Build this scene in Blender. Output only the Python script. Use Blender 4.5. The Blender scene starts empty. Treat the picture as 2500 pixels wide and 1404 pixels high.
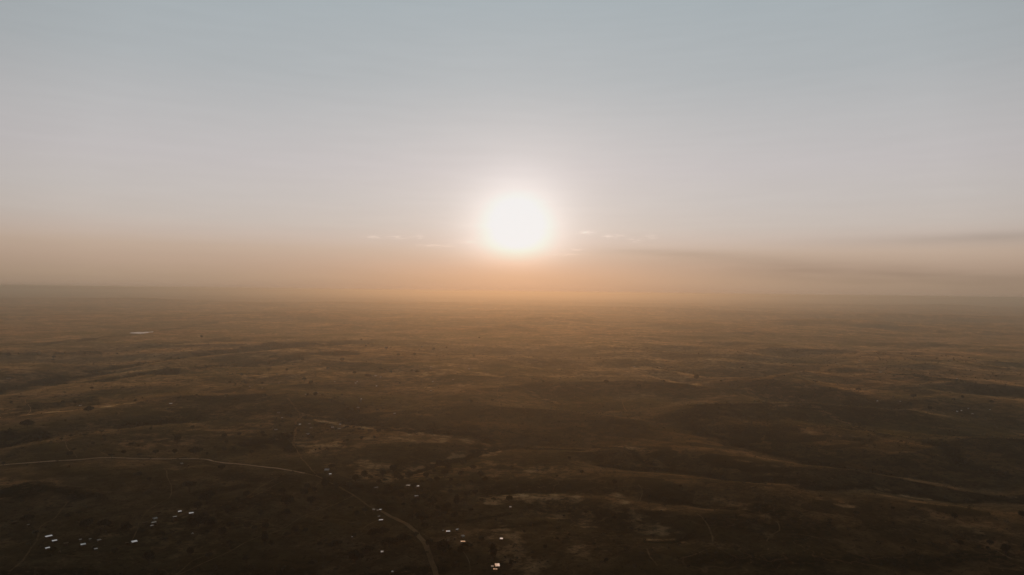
import bpy, math, random
import numpy as np
from mathutils import Matrix, Vector
random.seed(7); RNG = np.random.default_rng(7)
S = bpy.context.scene
C = S.collection
R = math.radians

# ------------------------------------------------------------------ camera
H = 400.0
FPX = 2500 * 24.0 / 36.0
ROLL, PITCH = R(0.69), R(0.34)
cam_d = bpy.data.cameras.new('camera'); cam = bpy.data.objects.new('camera', cam_d); C.objects.link(cam)
cam_d.lens = 24; cam_d.sensor_width = 36; cam_d.clip_start = 1.0; cam_d.clip_end = 400000
M3 = Matrix.Rotation(R(90) + PITCH, 3, 'X') @ Matrix.Rotation(ROLL, 3, 'Z')
cam.matrix_world = Matrix.Translation((0, 0, H)) @ M3.to_4x4()
S.camera = cam
M3n = np.array(M3)

def ray(u, v):
    d = M3 @ Vector(((u - 1250) / FPX, -(v - 702) / FPX, -1))
    return d.normalized()
def azel(u, v):
    d = ray(u, v); return math.atan2(d.x, d.y), math.asin(d.z)

# ------------------------------------------------------------------ light
SUN_AZ, SUN_EL = azel(1262, 564)
SUN_DIR = Vector((math.sin(SUN_AZ) * math.cos(SUN_EL), math.cos(SUN_AZ) * math.cos(SUN_EL), math.sin(SUN_EL)))
sun_d = bpy.data.lights.new('sun', 'SUN'); sun = bpy.data.objects.new('sun', sun_d); C.objects.link(sun)
sun_d.energy = .36; sun_d.angle = R(0.5); sun_d.color = (1.0, 0.46, 0.17)
sun.rotation_euler = SUN_DIR.to_track_quat('Z', 'Y').to_euler()

S.view_settings.view_transform = 'Standard'; S.view_settings.look = 'None'
S.view_settings.exposure = 0; S.view_settings.gamma = 1
S.cycles.volume_bounces = 6; S.cycles.max_bounces = 8; S.cycles.diffuse_bounces = 2; S.cycles.glossy_bounces = 2
S.cycles.use_denoising = True

# world: hazy evening sky, dusty aureole round the sun, thin clouds near the horizon
W = bpy.data.worlds.new('World'); S.world = W; W.use_nodes = True
nt = W.node_tree; nt.nodes.clear(); L = nt.links
def lin(c): return tuple(((v / 255) / 12.92 if v / 255 <= .04045 else ((v / 255 + .055) / 1.055) ** 2.4) for v in c)
def val(x, sock):
    if isinstance(x, (int, float)): sock.default_value = x
    elif isinstance(x, (tuple, list)): sock.default_value = tuple(x) + ((1,) if len(sock.default_value) == 4 and len(x) == 3 else ())
    else: sock.id_data.links.new(x, sock)
def mnode(tree, op, a, b=0.0, c=None, clamp=False):
    n = tree.nodes.new('ShaderNodeMath'); n.operation = op; n.use_clamp = clamp
    val(a, n.inputs[0]); val(b, n.inputs[1])
    if c is not None: val(c, n.inputs[2])
    return n.outputs[0]
def ma(op, a, b=0.0, c=None, clamp=False): return mnode(nt, op, a, b, c, clamp)
def vmix(tree, fac, a, b, mode='MIX'):
    n = tree.nodes.new('ShaderNodeMix'); n.data_type = 'RGBA'; n.blend_type = mode; n.clamp_result = False
    val(fac, n.inputs[0]); val(a, n.inputs[6]); val(b, n.inputs[7]); return n.outputs[2]
tc = nt.nodes.new('ShaderNodeTexCoord')
nrm = nt.nodes.new('ShaderNodeVectorMath'); nrm.operation = 'NORMALIZE'; L.new(tc.outputs['Generated'], nrm.inputs[0])
sep = nt.nodes.new('ShaderNodeSeparateXYZ'); L.new(nrm.outputs[0], sep.inputs[0])
dX, dY, dZ = sep.outputs
el = ma('MULTIPLY', ma('ARCSINE', dZ), 180 / math.pi)
az = ma('MULTIPLY', ma('ARCTAN2', dX, dY), 180 / math.pi)
dotn = nt.nodes.new('ShaderNodeVectorMath'); dotn.operation = 'DOT_PRODUCT'; L.new(nrm.outputs[0], dotn.inputs[0]); dotn.inputs[1].default_value = SUN_DIR
ang = ma('MULTIPLY', ma('ARCCOSINE', ma('MINIMUM', dotn.outputs['Value'], 0.9999999)), 180 / math.pi)
SKY = [(-2, (152, 132, 113)), (0.0, (156, 134, 115)), (0.9, (170, 147, 126)), (2.1, (182, 158, 139)), (3.2, (190, 168, 150)), (4.2, (195, 178, 166)), (5.4, (196, 185, 177)), (7.3, (195, 188, 184)),
       (10, (193, 188, 188)), (13, (186, 185, 186)), (17, (173, 178, 181)), (23, (164, 174, 179)), (27, (145, 157, 163)), (36, (80, 86, 90)), (50, (45, 48, 50)), (88, (34, 35, 36))]
ramp = nt.nodes.new('ShaderNodeValToRGB'); cr = ramp.color_ramp; cr.interpolation = 'LINEAR'
for i, (e, c) in enumerate(SKY):
    p = (e + 2) / 90
    st = cr.elements[i] if i < 2 else cr.elements.new(p)
    st.position = p; st.color = lin(c) + (1,)
L.new(ma('DIVIDE', ma('ADD', el, 2), 90, clamp=True), ramp.inputs[0])
base = ramp.outputs[0]
# darker away from the sun's side
back = ma('MULTIPLY_ADD', ma('SMOOTH_MIN', 1.0, ma('DIVIDE', ma('MAXIMUM', ma('SUBTRACT', ang, 32), 0), 80), .2), -0.9, 1.0)
base = vmix(nt, 1.0, base, ma('MAXIMUM', back, .06), 'MULTIPLY')
# wide forward glow
def glow(amp, width, power):
    return ma('MULTIPLY', ma('EXPONENT', ma('MULTIPLY', ma('POWER', ma('DIVIDE', ang, width), power), -1.0)), amp)
wide = glow(0.09, 18.0, 1.6)
g2 = glow(0.13, 6.5, 1.5)
core = glow(0.44, 3.5, 1.8)
ss = nt.nodes.new('ShaderNodeMapRange'); ss.interpolation_type = 'SMOOTHSTEP'; L.new(el, ss.inputs[0]); ss.inputs[1].default_value = 0.9; ss.inputs[2].default_value = 3.9
lowdim = ss.outputs[0]
def addc(b, colr, fac): 
    n = nt.nodes.new('ShaderNodeMix'); n.data_type = 'RGBA'; n.blend_type = 'MULTIPLY'; n.clamp_result = False
    n.inputs[0].default_value = 1; val(fac, n.inputs[6]); val(colr, n.inputs[7])
    return vmix(nt, 1.0, b, n.outputs[2], 'ADD')
warm = vmix(nt, lowdim, (1.0, .52, .28), (1.0, .84, .82))
base = addc(base, warm, wide)
lowband = ma('EXPONENT', ma('MULTIPLY', ma('ADD', ma('POWER', ma('ABSOLUTE', ma('DIVIDE', el, 2.6)), 2.0), ma('POWER', ma('ABSOLUTE', ma('DIVIDE', ma('SUBTRACT', az, math.degrees(SUN_AZ)), 17.0)), 2.0)), -1.0))
base = addc(base, (.17, .055, .012), lowband)
base = addc(base, warm, g2)
base = addc(base, vmix(nt, lowdim, (1.0, .62, .35), (1, .97, .93)), ma('MULTIPLY', core, ma('MULTIPLY_ADD', lowdim, .85, .15)))
# thin clouds
mp = nt.nodes.new('ShaderNodeCombineXYZ'); L.new(az, mp.inputs[0]); L.new(ma('MULTIPLY', el, 7.0), mp.inputs[1])
nz = nt.nodes.new('ShaderNodeTexNoise'); nz.inputs['Scale'].default_value = 1.6; nz.inputs['Detail'].default_value = 5; L.new(mp.outputs[0], nz.inputs['Vector'])
def blob(u, v, wu, wv, slope=0.0, pw=2.0):
    a0, e0 = azel(u, v); a0 = math.degrees(a0); e0 = math.degrees(e0)
    da = ma('SUBTRACT', az, a0)
    de = ma('SUBTRACT', ma('SUBTRACT', el, e0), ma('MULTIPLY', da, slope))
    q = ma('ADD', ma('POWER', ma('ABSOLUTE', ma('DIVIDE', da, wu / FPX * 57.3)), pw), ma('POWER', ma('ABSOLUTE', ma('DIVIDE', de, wv / FPX * 57.3)), 2))
    return ma('EXPONENT', ma('MULTIPLY', q, -1.0))
puffs = None
for (u, v, wu, wv, s) in [(912, 579, 20, 3.5, 1.0), (975, 580, 22, 4, 1.1), (1024, 578, 9, 4, 1.2), (1060, 600, 35, 3.5, 1.0), (1140, 590, 16, 3, .8), (1434, 567, 16, 4, 1.9),
                          (1484, 577, 12, 4, 1.1), (1512, 576, 14, 5, .8), (1552, 586, 14, 5, .9), (1590, 578, 14, 5, .7), (1405, 609, 22, 2.5, .9), (1380, 622, 40, 2.5, .7)]:
    b = ma('MULTIPLY', blob(u, v, wu, wv), s)
    puffs = b if puffs is None else ma('ADD', puffs, b)
thr = nt.nodes.new('ShaderNodeMapRange'); thr.inputs[1].default_value = .42; thr.inputs[2].default_value = .62; L.new(nz.outputs[0], thr.inputs[0])
base = addc(base, (.17, .14, .12), ma('MULTIPLY', puffs, thr.outputs[0]))
veil = None
for (u, v, wu, wv, sl, s) in [(2330, 586, 260, 13, -.01, .10), (2440, 573, 160, 9, .03, .07), (1690, 620, 190, 10, -.03, .09), (1850, 648, 330, 26, -.05, .07), (2300, 680, 480, 28, -.045, .16), (1560, 612, 60, 4, 0, .06)]:
    b = ma('MULTIPLY', blob(u, v, wu, wv, sl), s)
    veil = b if veil is None else ma('ADD', veil, b)
mp2 = nt.nodes.new('ShaderNodeCombineXYZ'); L.new(ma('MULTIPLY', az, .12), mp2.inputs[0]); L.new(ma('MULTIPLY', el, 1.3), mp2.inputs[1])
nz2 = nt.nodes.new('ShaderNodeTexNoise'); nz2.inputs['Scale'].default_value = 1.3; nz2.inputs['Detail'].default_value = 5; L.new(mp2.outputs[0], nz2.inputs['Vector'])
veil = ma('MULTIPLY', veil, ma('MULTIPLY_ADD', nz2.outputs[0], 2.0, 0.0))
base = vmix(nt, 1.0, base, ma('SUBTRACT', 1.0, veil), 'MULTIPLY')
# very faint high streaks
base = vmix(nt, 1.0, base, ma('MULTIPLY_ADD', nz2.outputs[0], .07, .965), 'MULTIPLY')
capn = nt.nodes.new('ShaderNodeVectorMath'); capn.operation = 'MINIMUM'; L.new(base, capn.inputs[0]); capn.inputs[1].default_value = (.86, .86, .87)
bg1 = nt.nodes.new('ShaderNodeBackground'); L.new(capn.outputs[0], bg1.inputs[0]); bg1.inputs[1].default_value = 0.97
sky = nt.nodes.new('ShaderNodeTexSky'); sky.sky_type = 'NISHITA'; sky.sun_disc = False
sky.sun_elevation = SUN_EL; sky.sun_rotation = SUN_AZ; sky.altitude = 400; sky.dust_density = 4.0; sky.air_density = 1.0; sky.ozone_density = 1.0
bg2 = nt.nodes.new('ShaderNodeBackground'); L.new(sky.outputs[0], bg2.inputs[0]); bg2.inputs[1].default_value = 0.0012
addsh = nt.nodes.new('ShaderNodeAddShader'); L.new(bg1.outputs[0], addsh.inputs[0]); L.new(bg2.outputs[0], addsh.inputs[1])
wo = nt.nodes.new('ShaderNodeOutputWorld'); L.new(addsh.outputs[0], wo.inputs[0])

# ------------------------------------------------------------------ helpers
def tag(o, label=None, cat=None, group=None, kind=None):
    if label: o['label'] = label
    if cat: o['category'] = cat
    if group: o['group'] = group
    if kind: o['kind'] = kind
    return o
def mesh_obj(name, verts, faces, mat, parent=None, smooth=False):
    me = bpy.data.meshes.new(name); me.from_pydata([tuple(v) for v in verts], [], faces); me.update()
    if mat: me.materials.append(mat)
    if smooth: me.polygons.foreach_set('use_smooth', [True] * len(me.polygons))
    o = bpy.data.objects.new(name, me); C.objects.link(o)
    if parent: o.parent = parent
    return o
def empty(name, loc, rz=0, sc=1):
    o = bpy.data.objects.new(name, None); C.objects.link(o); o.location = loc; o.rotation_euler = (0, 0, rz)
    o.scale = (sc, sc, sc) if not isinstance(sc, tuple) else sc
    o.empty_display_size = .5
    return o

def hash2(ix, iy, seed):
    h = (ix.astype(np.int64) * 374761393 + iy.astype(np.int64) * 668265263 + seed * 982451653) & 0xffffffff
    h = ((h ^ (h >> 13)) * 1274126177) & 0xffffffff
    h = h ^ (h >> 16)
    return (h & 0xffffff) / float(0xffffff) * 2 * np.pi
def pn(x, y, seed=0):
    ix = np.floor(x); iy = np.floor(y); fx = x - ix; fy = y - iy
    def g(jx, jy):
        a = hash2(ix + jx, iy + jy, seed); return np.cos(a) * (fx - jx) + np.sin(a) * (fy - jy)
    sx = fx * fx * fx * (fx * (fx * 6 - 15) + 10); sy = fy * fy * fy * (fy * (fy * 6 - 15) + 10)
    a = g(0, 0) * (1 - sx) + g(1, 0) * sx; b = g(0, 1) * (1 - sx) + g(1, 1) * sx
    return (a * (1 - sy) + b * sy) * 1.5
def fbm(x, y, lam, octs, seed, gain=.5):
    r = 0; a = 1; s = 0
    for i in range(octs):
        r = r + a * pn(x / lam + 17.3 * i, y / lam - 9.1 * i, seed + i); s += a; a *= gain; lam /= 2.03
    return r / s
def sst(x, a, b):
    t = np.clip((x - a) / (b - a), 0, 1); return t * t * (3 - 2 * t)

def flat_hit(u, v, z=0.0):
    d = ray(u, v); t = (z - H) / d.z; return (d.x * t, d.y * t)
PONDS = []
HILLS = []
VALLEYS = []   # shallow drainage valleys: points traced on the plain, half width (m), depth (m)
for pts, w, dep in [([(1000,1142),(1100,1112),(1160,1094),(1240,1080),(1340,1085),(1420,1090)], 55, 9), ([(1640,1035),(1800,1080),(2000,1122),(2200,1160),(2330,1178),(2520,1190)], 75, 20),
                    ([(1470,1122),(1640,1140),(1800,1164),(2000,1192),(2200,1210),(2520,1216)], 60, 16), ([(-60,958),(105,928),(270,896),(560,862),(850,838)], 110, 20),
                    ([(105,932),(370,916),(640,917)], 90, 12), ([(740,1012),(940,1036),(1200,1070)], 60, 10), ([(1690,925),(1850,958),(2080,990),(2300,1010),(2520,1040)], 110, 22),
                    ([(1300,955),(1480,1010),(1640,1035)], 80, 12), ([(2240,1070),(2350,1135),(2450,1172)], 60, 12), ([(-60,1100),(110,1078),(290,1047),(455,1024)], 55, 10),
                    ([(1200,1190),(1380,1196),(1560,1235),(1700,1238)], 40, 8), ([(1350,1260),(1480,1305),(1640,1330)], 35, 8)]:
    VALLEYS.append(([flat_hit(*p) for p in pts], w, dep))
for (u, v, wpx, hh) in [(1350, 785, 90, 60), (1180, 808, 40, 30), (1260, 800, 60, 28), (850, 800, 90, 32), (2050, 790, 120, 60), (2300, 752, 160, 110), (1800, 765, 100, 60), (300, 735, 170, 90), (620, 745, 120, 60), (1560, 832, 60, 22)]:
    px, py = flat_hit(u, v); dd = math.hypot(px, py); HILLS.append((px, py, wpx * dd / FPX, dd * .07, hh))
def raw_height(x, y):
    r = np.sqrt(x * x + y * y)
    far = sst(r, 3500, 16000)
    h = (9 + 75 * far) * fbm(x, y * 1.5, 5200, 3, 11)
    rg = 1 - np.abs(fbm(x + 900, y * 1.4, 2600, 3, 31)) * 2.2
    h = h + (7 + 12 * far) * (rg - .5)
    if np.max(r) > 5000:
        hn = 1 + .35 * fbm(x, y, 600, 3, 88)
        for hx_, hy_, w_, d_, a_ in HILLS: h = h + a_ * np.exp(-((x - hx_) / w_) ** 2 - ((y - hy_) / d_) ** 2) * hn
    vz = 0 * x
    wob = 60 * fbm(x, y, 420, 2, 83)
    for P_, w_, dp_ in VALLEYS:
        ax = min(p[0] for p in P_) - 5 * w_; bx = max(p[0] for p in P_) + 5 * w_; ay = min(p[1] for p in P_) - 5 * w_; by = max(p[1] for p in P_) + 5 * w_
        ii = np.nonzero((x > ax) & (x < bx) & (y > ay) & (y < by))[0]
        if not len(ii): continue
        xx = x[ii] + wob[ii] * .6; yy = y[ii] + wob[ii]; bd = np.full(len(ii), 1e9)
        for (x0, y0), (x1, y1) in zip(P_[:-1], P_[1:]):
            dx, dy = x1 - x0, y1 - y0; tt = np.clip(((xx - x0) * dx + (yy - y0) * dy) / (dx * dx + dy * dy), 0, 1)
            bd = np.minimum(bd, np.hypot(xx - x0 - tt * dx, yy - y0 - tt * dy))
        vz[ii] = np.minimum(vz[ii], -dp_ * np.exp(-(bd / (w_ * 1.25)) ** 2))
    h = h + vz
    rel = .75 + 1.1 * sst(x, -200, 900)
    n8 = 1 - np.abs(fbm(x * .85 + y * .4, y * .95 - x * .3, 1300, 3, 61, .45)) * 2.6
    h = h + rel * (46 * n8 - 16) * (.55 + .45 * sst(r, 1500, 2600)) * (1 - .72 * sst(r, 2600, 7000)) * (.75 + .9 * fbm(x, y, 3000, 2, 181)) + 11.0 * rel * (1 - .6 * sst(r, 2400, 6000)) * fbm(x, y, 520, 3, 51, .5) + 1.1 * fbm(x, y, 150, 2, 71)
    return h
def height(x, y):
    x = np.asarray(x, float); y = np.asarray(y, float)
    h = raw_height(x, y)
    for (px, py, pr, ph) in PONDS:
        w = 1 - sst(np.hypot(x - px, (y - py)), pr, pr * 2.2)
        h = h * (1 - w) + ph * w
    return h
for (u, v, pr) in [(345, 812.5, 330), (465, 755, 420)]:
    px, py = flat_hit(u, v)
    PONDS.append((px, py, pr, float(raw_height(np.array([px]), np.array([py]))[0])))
def hit(u, v):
    d = ray(u, v); z = 0.0
    for i in range(16):
        t = (z - H) / d.z; zn = float(height(np.array([d.x * t]), np.array([d.y * t]))[0]); z = z * .5 + zn * .5
    return Vector((d.x * t, d.y * t, z)), t
def to_px(x, y, z=0.0):
    P = np.stack([x, y, z - H + 0 * x], -1) @ M3n
    w = np.maximum(-P[..., 2], 1e-3)
    return 1250 + FPX * P[..., 0] / w, 702 - FPX * P[..., 1] / w

# ------------------------------------------------------------------ vegetation and soil layout of the plain
VEG_SHADE = [  # wooded watercourses, thickets and one painted slope shadow: vertices (sight line traced on the plain), half width, strength
 ([(-40,950),(105,926),(200,908),(270,894),(400,880),(560,860),(660,848),(730,842),(850,838)],4.5,1.),
 ([(105,930),(230,924),(370,915),(430,912)],4.5,.9), ([(430,926),(530,924),(640,918)],2,.6),
 ([(470,904),(560,893),(700,880),(780,872),(870,865)],4,.8), ([(60,849),(150,838),(250,828),(330,817)],3,.6),
 ([(390,808),(480,792),(530,785)],2.5,.5), ([(0,862),(100,860),(200,856),(245,855)],2,.6), ([(380,842),(480,836),(560,828)],2,.5),
 ([(850,843),(950,846),(1000,842)],2,.5),([(0,1012),(60,1002),(120,993),(230,988)],10,.7),([(0,1030),(40,1020),(100,1010)],5,.6),
 ([(290,1047),(350,1038),(400,1030),(455,1024)],4.5,1.),([(-30,1092),(60,1085),(110,1077)],9,1.),([(-30,1221),(60,1216),(120,1212),(170,1220),(235,1226)],11,1.),
 ([(745,1010),(830,1020),(940,1034),(1030,1045),(1150,1057),(1200,1068)],6,.75),([(1000,1140),(1100,1110),(1160,1092),(1240,1079),(1340,1084),(1420,1090)],5,.85),  # first strip: shadow along the slope, painted as dark cover
 ([(1450,1082),(1520,1095),(1600,1126)],3,.7),([(1470,1122),(1560,1132),(1640,1140),(1720,1152),(1800,1164),(1900,1180),(2000,1192)],6,.9),
 ([(1640,1176),(1750,1182),(1880,1180)],3,.6),
 ([(1950,1195),(2100,1192),(2200,1208),(2330,1220),(2420,1206),(2520,1214)],6,1.),([(1700,1050),(1800,1080),(1880,1100),(2000,1122),(2100,1147),(2200,1162),(2330,1178),(2480,1184)],6,.8),
 ([(2250,1075),(2310,1100),(2350,1135),(2450,1166)],10,.7),([(2080,1035),(2150,1070),(2260,1075)],6,.5),([(1190,1192),(1290,1180),(1380,1195),(1480,1205)],10,.7),
 ([(1590,1228),(1700,1236),(1790,1252)],7,.8),([(1100,1276),(1180,1264),(1240,1256)],5,.95),([(1200,1290),(1300,1286),(1340,1280)],4,.8),
 ([(1340,1250),(1480,1300),(1560,1350)],28,.55),([(1760,1290),(1850,1310),(1990,1330)],26,.6),([(2050,1290),(2200,1310),(2350,1360)],26,.45),
 ([(1560,1270),(1600,1272),(1640,1268)],6,.8),([(1580,1330),(1640,1325),(1690,1315)],6,.9),([(1850,1255),(1900,1275)],14,.7),
 ([(1950,962),(2040,963)],3,.9),([(2070,978),(2150,996)],8,.7),([(2190,928),(2300,940),(2400,962),(2520,975)],7,.75),([(2260,1050),(2400,1062),(2520,1058)],5,.5),
 ([(1600,895),(1750,903),(1900,912)],3,.5),([(1700,1000),(1900,1035),(2100,1045)],30,.45),([(1800,940),(2000,990),(2200,1010)],14,.35),
 ([(640,1090),(560,1110),(500,1120)],8,.5),([(600,1080),(690,1070),(720,1095)],10,.75),([(480,1215),(540,1205),(600,1195)],7,.6),([(560,1250),(620,1230),(680,1200)],14,.6),
 ([(0,1400),(300,1395),(700,1400),(900,1400)],14,.6),([(880,1400),(1000,1390),(1080,1400)],9,.9),([(430,1130),(560,1150),(700,1185)],18,.45),
 ([(240,1300),(420,1290),(500,1270)],7,.55),([(740,1150),(800,1170),(900,1195),(960,1235)],8,.5),([(940,1200),(980,1190)],5,.9),([(1230,925),(1330,940),(1450,960)],9,.3),
 ([(1300,970),(1450,1000),(1600,1030)],12,.35),([(650,770),(900,790),(1100,795)],5,.4),([(1100,790),(1180,792),(1300,810)],7,.4),([(1500,745),(1900,770),(2400,790)],9,.35),
 ([(1700,1370),(1900,1385),(2200,1395),(2500,1400)],22,.6),([(120,1160),(260,1180),(420,1200)],16,.35)]
SOIL = [
 ([(740,1018),(800,1026),(880,1036),(1000,1050),(1120,1062),(1190,1078)],4.5,.8),([(720,1085),(780,1090),(830,1085)],9,.55),([(890,1128),(935,1132)],14,.9),([(885,1150),(940,1152)],9,1.4),
 ([(972,1153),(1010,1139),(1042,1127)],5,2.0),([(1055,1121),(1100,1107),(1160,1097),(1215,1089)],5,2.0),([(1110,1100),(1190,1088)],5,.8),
 ([(1190,1215),(1230,1212),(1290,1216),(1400,1222)],10,1.3),([(1340,1230),(1400,1255),(1440,1265)],12,1.2),([(1280,1150),(1310,1148)],8,.9),([(1350,1140),(1380,1143)],6,.8),([(1500,1220),(1530,1250),(1570,1290)],12,.7),([(1530,1248),(1610,1252)],8,.6),
 ([(1570,1290),(1660,1315)],12,.65),([(1590,1345),(1680,1338),(1750,1345)],9,.6),([(2000,1232),(2040,1238),(2080,1262)],7,.8),([(2130,1196),(2200,1205),(2270,1213)],3,.8),
 ([(1740,1232),(1800,1250),(1870,1285)],7,.7),([(1840,1300),(1880,1330)],5,.4),([(1455,1082),(1520,1090),(1590,1112)],3,.8),([(1960,1060),(2050,1075)],4,.6),([(1690,925),(1760,945),(1850,960),(1960,972)],3,.55),
 ([(1300,955),(1360,975)],3,.6),([(1230,1320),(1260,1370),(1300,1400)],22,.6),([(1195,1315),(1260,1318)],8,.6),([(1400,1360),(1440,1372)],9,.7),([(1480,850),(1560,858)],3,.5),
 ([(1870,1005),(2000,1010),(2075,1028)],2.5,.7),([(1800,1130),(1900,1148)],3,.4),([(0,1030),(90,1018),(200,1008),(330,996)],1.6,.8),([(850,1095),(920,1062)],7,.3),([(980,1070),(1040,1075),(1090,1068)],6,.6),
 ([(800,1130),(870,1140)],8,.4),([(1000,1145),(1090,1150),(1200,1140),(1300,1150),(1420,1150)],13,.42),([(1100,1175),(1160,1200)],14,.3),([(2400,1330),(2520,1400)],16,.35),([(2250,1270),(2350,1310),(2450,1340)],7,.35),
 ([(1450,900),(1600,910),(1720,940)],8,.25),([(1550,880),(1900,885)],4,.25),([(600,930),(900,915)],6,.3),([(300,1090),(500,1060),(650,1040)],12,.3)]
def poly_mask(u, v, feats, jit):
    m = np.zeros_like(u)
    for pts, hw, s in feats:
        xs = [p[0] for p in pts]; ys = [p[1] for p in pts]; pad = hw * 4 + 8
        idx = np.nonzero((u > min(xs) - pad) & (u < max(xs) + pad) & (v > min(ys) - pad) & (v < max(ys) + pad))[0]
        if not len(idx): continue
        uu = u[idx]; vv = v[idx] + jit[idx] * hw * 2.0
        best = np.full(len(idx), 1e9)
        for (x0, y0), (x1, y1) in zip(pts[:-1], pts[1:]):
            k = .45   # the strips run much longer across the view than in depth
            dx, dy = (x1 - x0) * k, y1 - y0
            t = np.clip((((uu - x0) * k) * dx + (vv - y0) * dy) / (dx * dx + dy * dy + 1e-9), 0, 1)
            best = np.minimum(best, np.hypot((uu - x0) * k - t * dx, vv - y0 - t * dy))
        m[idx] = np.maximum(m[idx], s * (1 - sst(best, hw * .35, hw * 1.35)))
    return m
def cover(x, y):
    """vegetation (0..1) and bare soil (0..2) at ground points"""
    u, v = to_px(x, y)
    r = np.hypot(x, y)
    j = fbm(x, y, 160, 4, 91, .6) * 1.6
    veg = poly_mask(u, v, VEG_SHADE, j); soil = poly_mask(u, v, SOIL, -j + .9 * fbm(x, y, 45, 3, 95, .6))
    n1 = fbm(x, y * 1.6, 1500, 4, 101, .6); n2 = fbm(x, y, 330, 4, 111, .62)
    patch = sst(n1 * 1.2 + n2 * .9, .10, .75)
    right = sst(u, 1300, 2000) * sst(v, 900, 1050)
    veg = np.maximum(veg * (.72 + .5 * sst(n2, -.3, .3)), patch * (.34 + .22 * right))
    s2 = sst(-n1 * .8 + fbm(x, y, 210, 4, 131, .62) * 1.3, .22, .8)
    soil = np.maximum(soil * (.75 + .6 * sst(fbm(x, y, 90, 3, 141, .6), -.35, .35)), s2 * .42 * (1 - .4 * right))
    # greener near, sandier beyond; also paints in the haze brightening with distance
    near = 1 - sst(r + 350 * fbm(x, y, 900, 2, 171), 1250, 2300)
    veg = np.maximum(veg, near * (.04 + .42 * n2 - .25 * np.clip(soil, 0, 1)))
    soil = soil * (1 - .6 * np.clip(veg, 0, 1))
    soil = soil + sst(r + 500 * n1, 2100, 3600) * (.10 + .42 * n2 + .25 * fbm(x, y, 160, 3, 191)) * (1 - .85 * np.clip(veg * 1.5, 0, 1))
    return np.clip(veg, 0, 1), np.clip(soil, 0, 2)

# ------------------------------------------------------------------ materials
def new_mat(name):
    m = bpy.data.materials.new(name); m.use_nodes = True
    return m, m.node_tree, m.node_tree.nodes['Principled BSDF']
def noise(t, vec, lam, detail=4, rough=.6, stretch=None):
    n = t.nodes.new('ShaderNodeTexNoise'); n.inputs['Scale'].default_value = 1.0 / lam; n.inputs['Detail'].default_value = detail; n.inputs['Roughness'].default_value = rough
    t.links.new(vec, n.inputs['Vector']); return n.outputs[0]
def mrange(t, x, a, b, c=0.0, d=1.0):
    n = t.nodes.new('ShaderNodeMapRange'); val(x, n.inputs[0]); n.inputs[1].default_value = a; n.inputs[2].default_value = b; n.inputs[3].default_value = c; n.inputs[4].default_value = d; return n.outputs[0]

m_ground, t, bs = new_mat('savanna_ground')
geo = t.nodes.new('ShaderNodeNewGeometry'); pos = geo.outputs['Position']
at = t.nodes.new('ShaderNodeAttribute'); at.attribute_name = 'cover'
sp = t.nodes.new('ShaderNodeSeparateColor'); t.links.new(at.outputs['Color'], sp.inputs[0])
vegA, soilA, fieldA = sp.outputs[0], sp.outputs[1], sp.outputs[2]
nA = noise(t, pos, 34, 6, .68); nB = noise(t, pos, 9, 4, .7); nC = noise(t, pos, 190, 5, .6); nD = noise(t, pos, 900, 4, .6)
GRASS, DRY, SOILC, VEGC = (.072, .056, .0265), (.158, .110, .058), (.50, .32, .165), (.007, .009, .0035)
c = vmix(t, mrange(t, nC, .42, .58), GRASS, DRY)
c = vmix(t, mrange(t, nD, .40, .62), c, (.062, .052, .019))
# fields: cells with their own tone
vr = t.nodes.new('ShaderNodeTexVoronoi'); vr.inputs['Scale'].default_value = 1 / 85.0; vr.distance = 'CHEBYCHEV'
rot = t.nodes.new('ShaderNodeVectorRotate'); rot.inputs['Angle'].default_value = .5; t.links.new(pos, rot.inputs[0]); t.links.new(rot.outputs[0], vr.inputs['Vector'])
fs = t.nodes.new('ShaderNodeSeparateColor'); t.links.new(vr.outputs['Color'], fs.inputs[0])
fieldcol = vmix(t, fs.outputs[0], (.03, .022, .009), (.22, .135, .06))
c = vmix(t, mnode(t, 'MULTIPLY', fieldA, .75), c, fieldcol)
# furrow-like streaks
c = vmix(t, mrange(t, nA, .42, .60, 0, .6), c, (.024, .019, .008))
sf = mnode(t, 'MULTIPLY', soilA, mrange(t, nA, .36, .56, 1.45, .12), clamp=True)
c = vmix(t, sf, c, SOILC)
vf = mnode(t, 'MULTIPLY', vegA, mrange(t, nB, .3, .62, .6, 1.5), clamp=True)
c = vmix(t, vf, c, VEGC)
nE = noise(t, pos, 5, 3, .7)
bare = mnode(t, 'MULTIPLY', mrange(t, nB, .40, .33), mrange(t, nC, .45, .56), clamp=True)
c = vmix(t, mnode(t, 'MULTIPLY', bare, .55), c, (.30, .175, .085))
# erosion lines and cattle tracks
nF = noise(t, pos, 150, 3, .55)
line = mrange(t, mnode(t, 'ABSOLUTE', mnode(t, 'SUBTRACT', nF, .5)), .0, .009, 1, 0)
c = vmix(t, mnode(t, 'MULTIPLY', line, mrange(t, nD, .42, .58, 0, .45)), c, (.26, .155, .08))
line2 = mrange(t, mnode(t, 'ABSOLUTE', mnode(t, 'SUBTRACT', noise(t, pos, 260, 4, .5), .52)), .0, .012, 1, 0)
c = vmix(t, mnode(t, 'MULTIPLY', line2, .4), c, VEGC)
bush = mrange(t, nB, .57, .64)
c = vmix(t, mnode(t, 'MULTIPLY', bush, .85), c, VEGC)
c = vmix(t, mnode(t, 'MULTIPLY', mrange(t, nE, .56, .64), .5), c, VEGC)
t.links.new(c, bs.inputs['Base Color']); bs.inputs['Roughness'].default_value = .95; bs.inputs['Specular IOR Level'].default_value = .0
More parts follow.
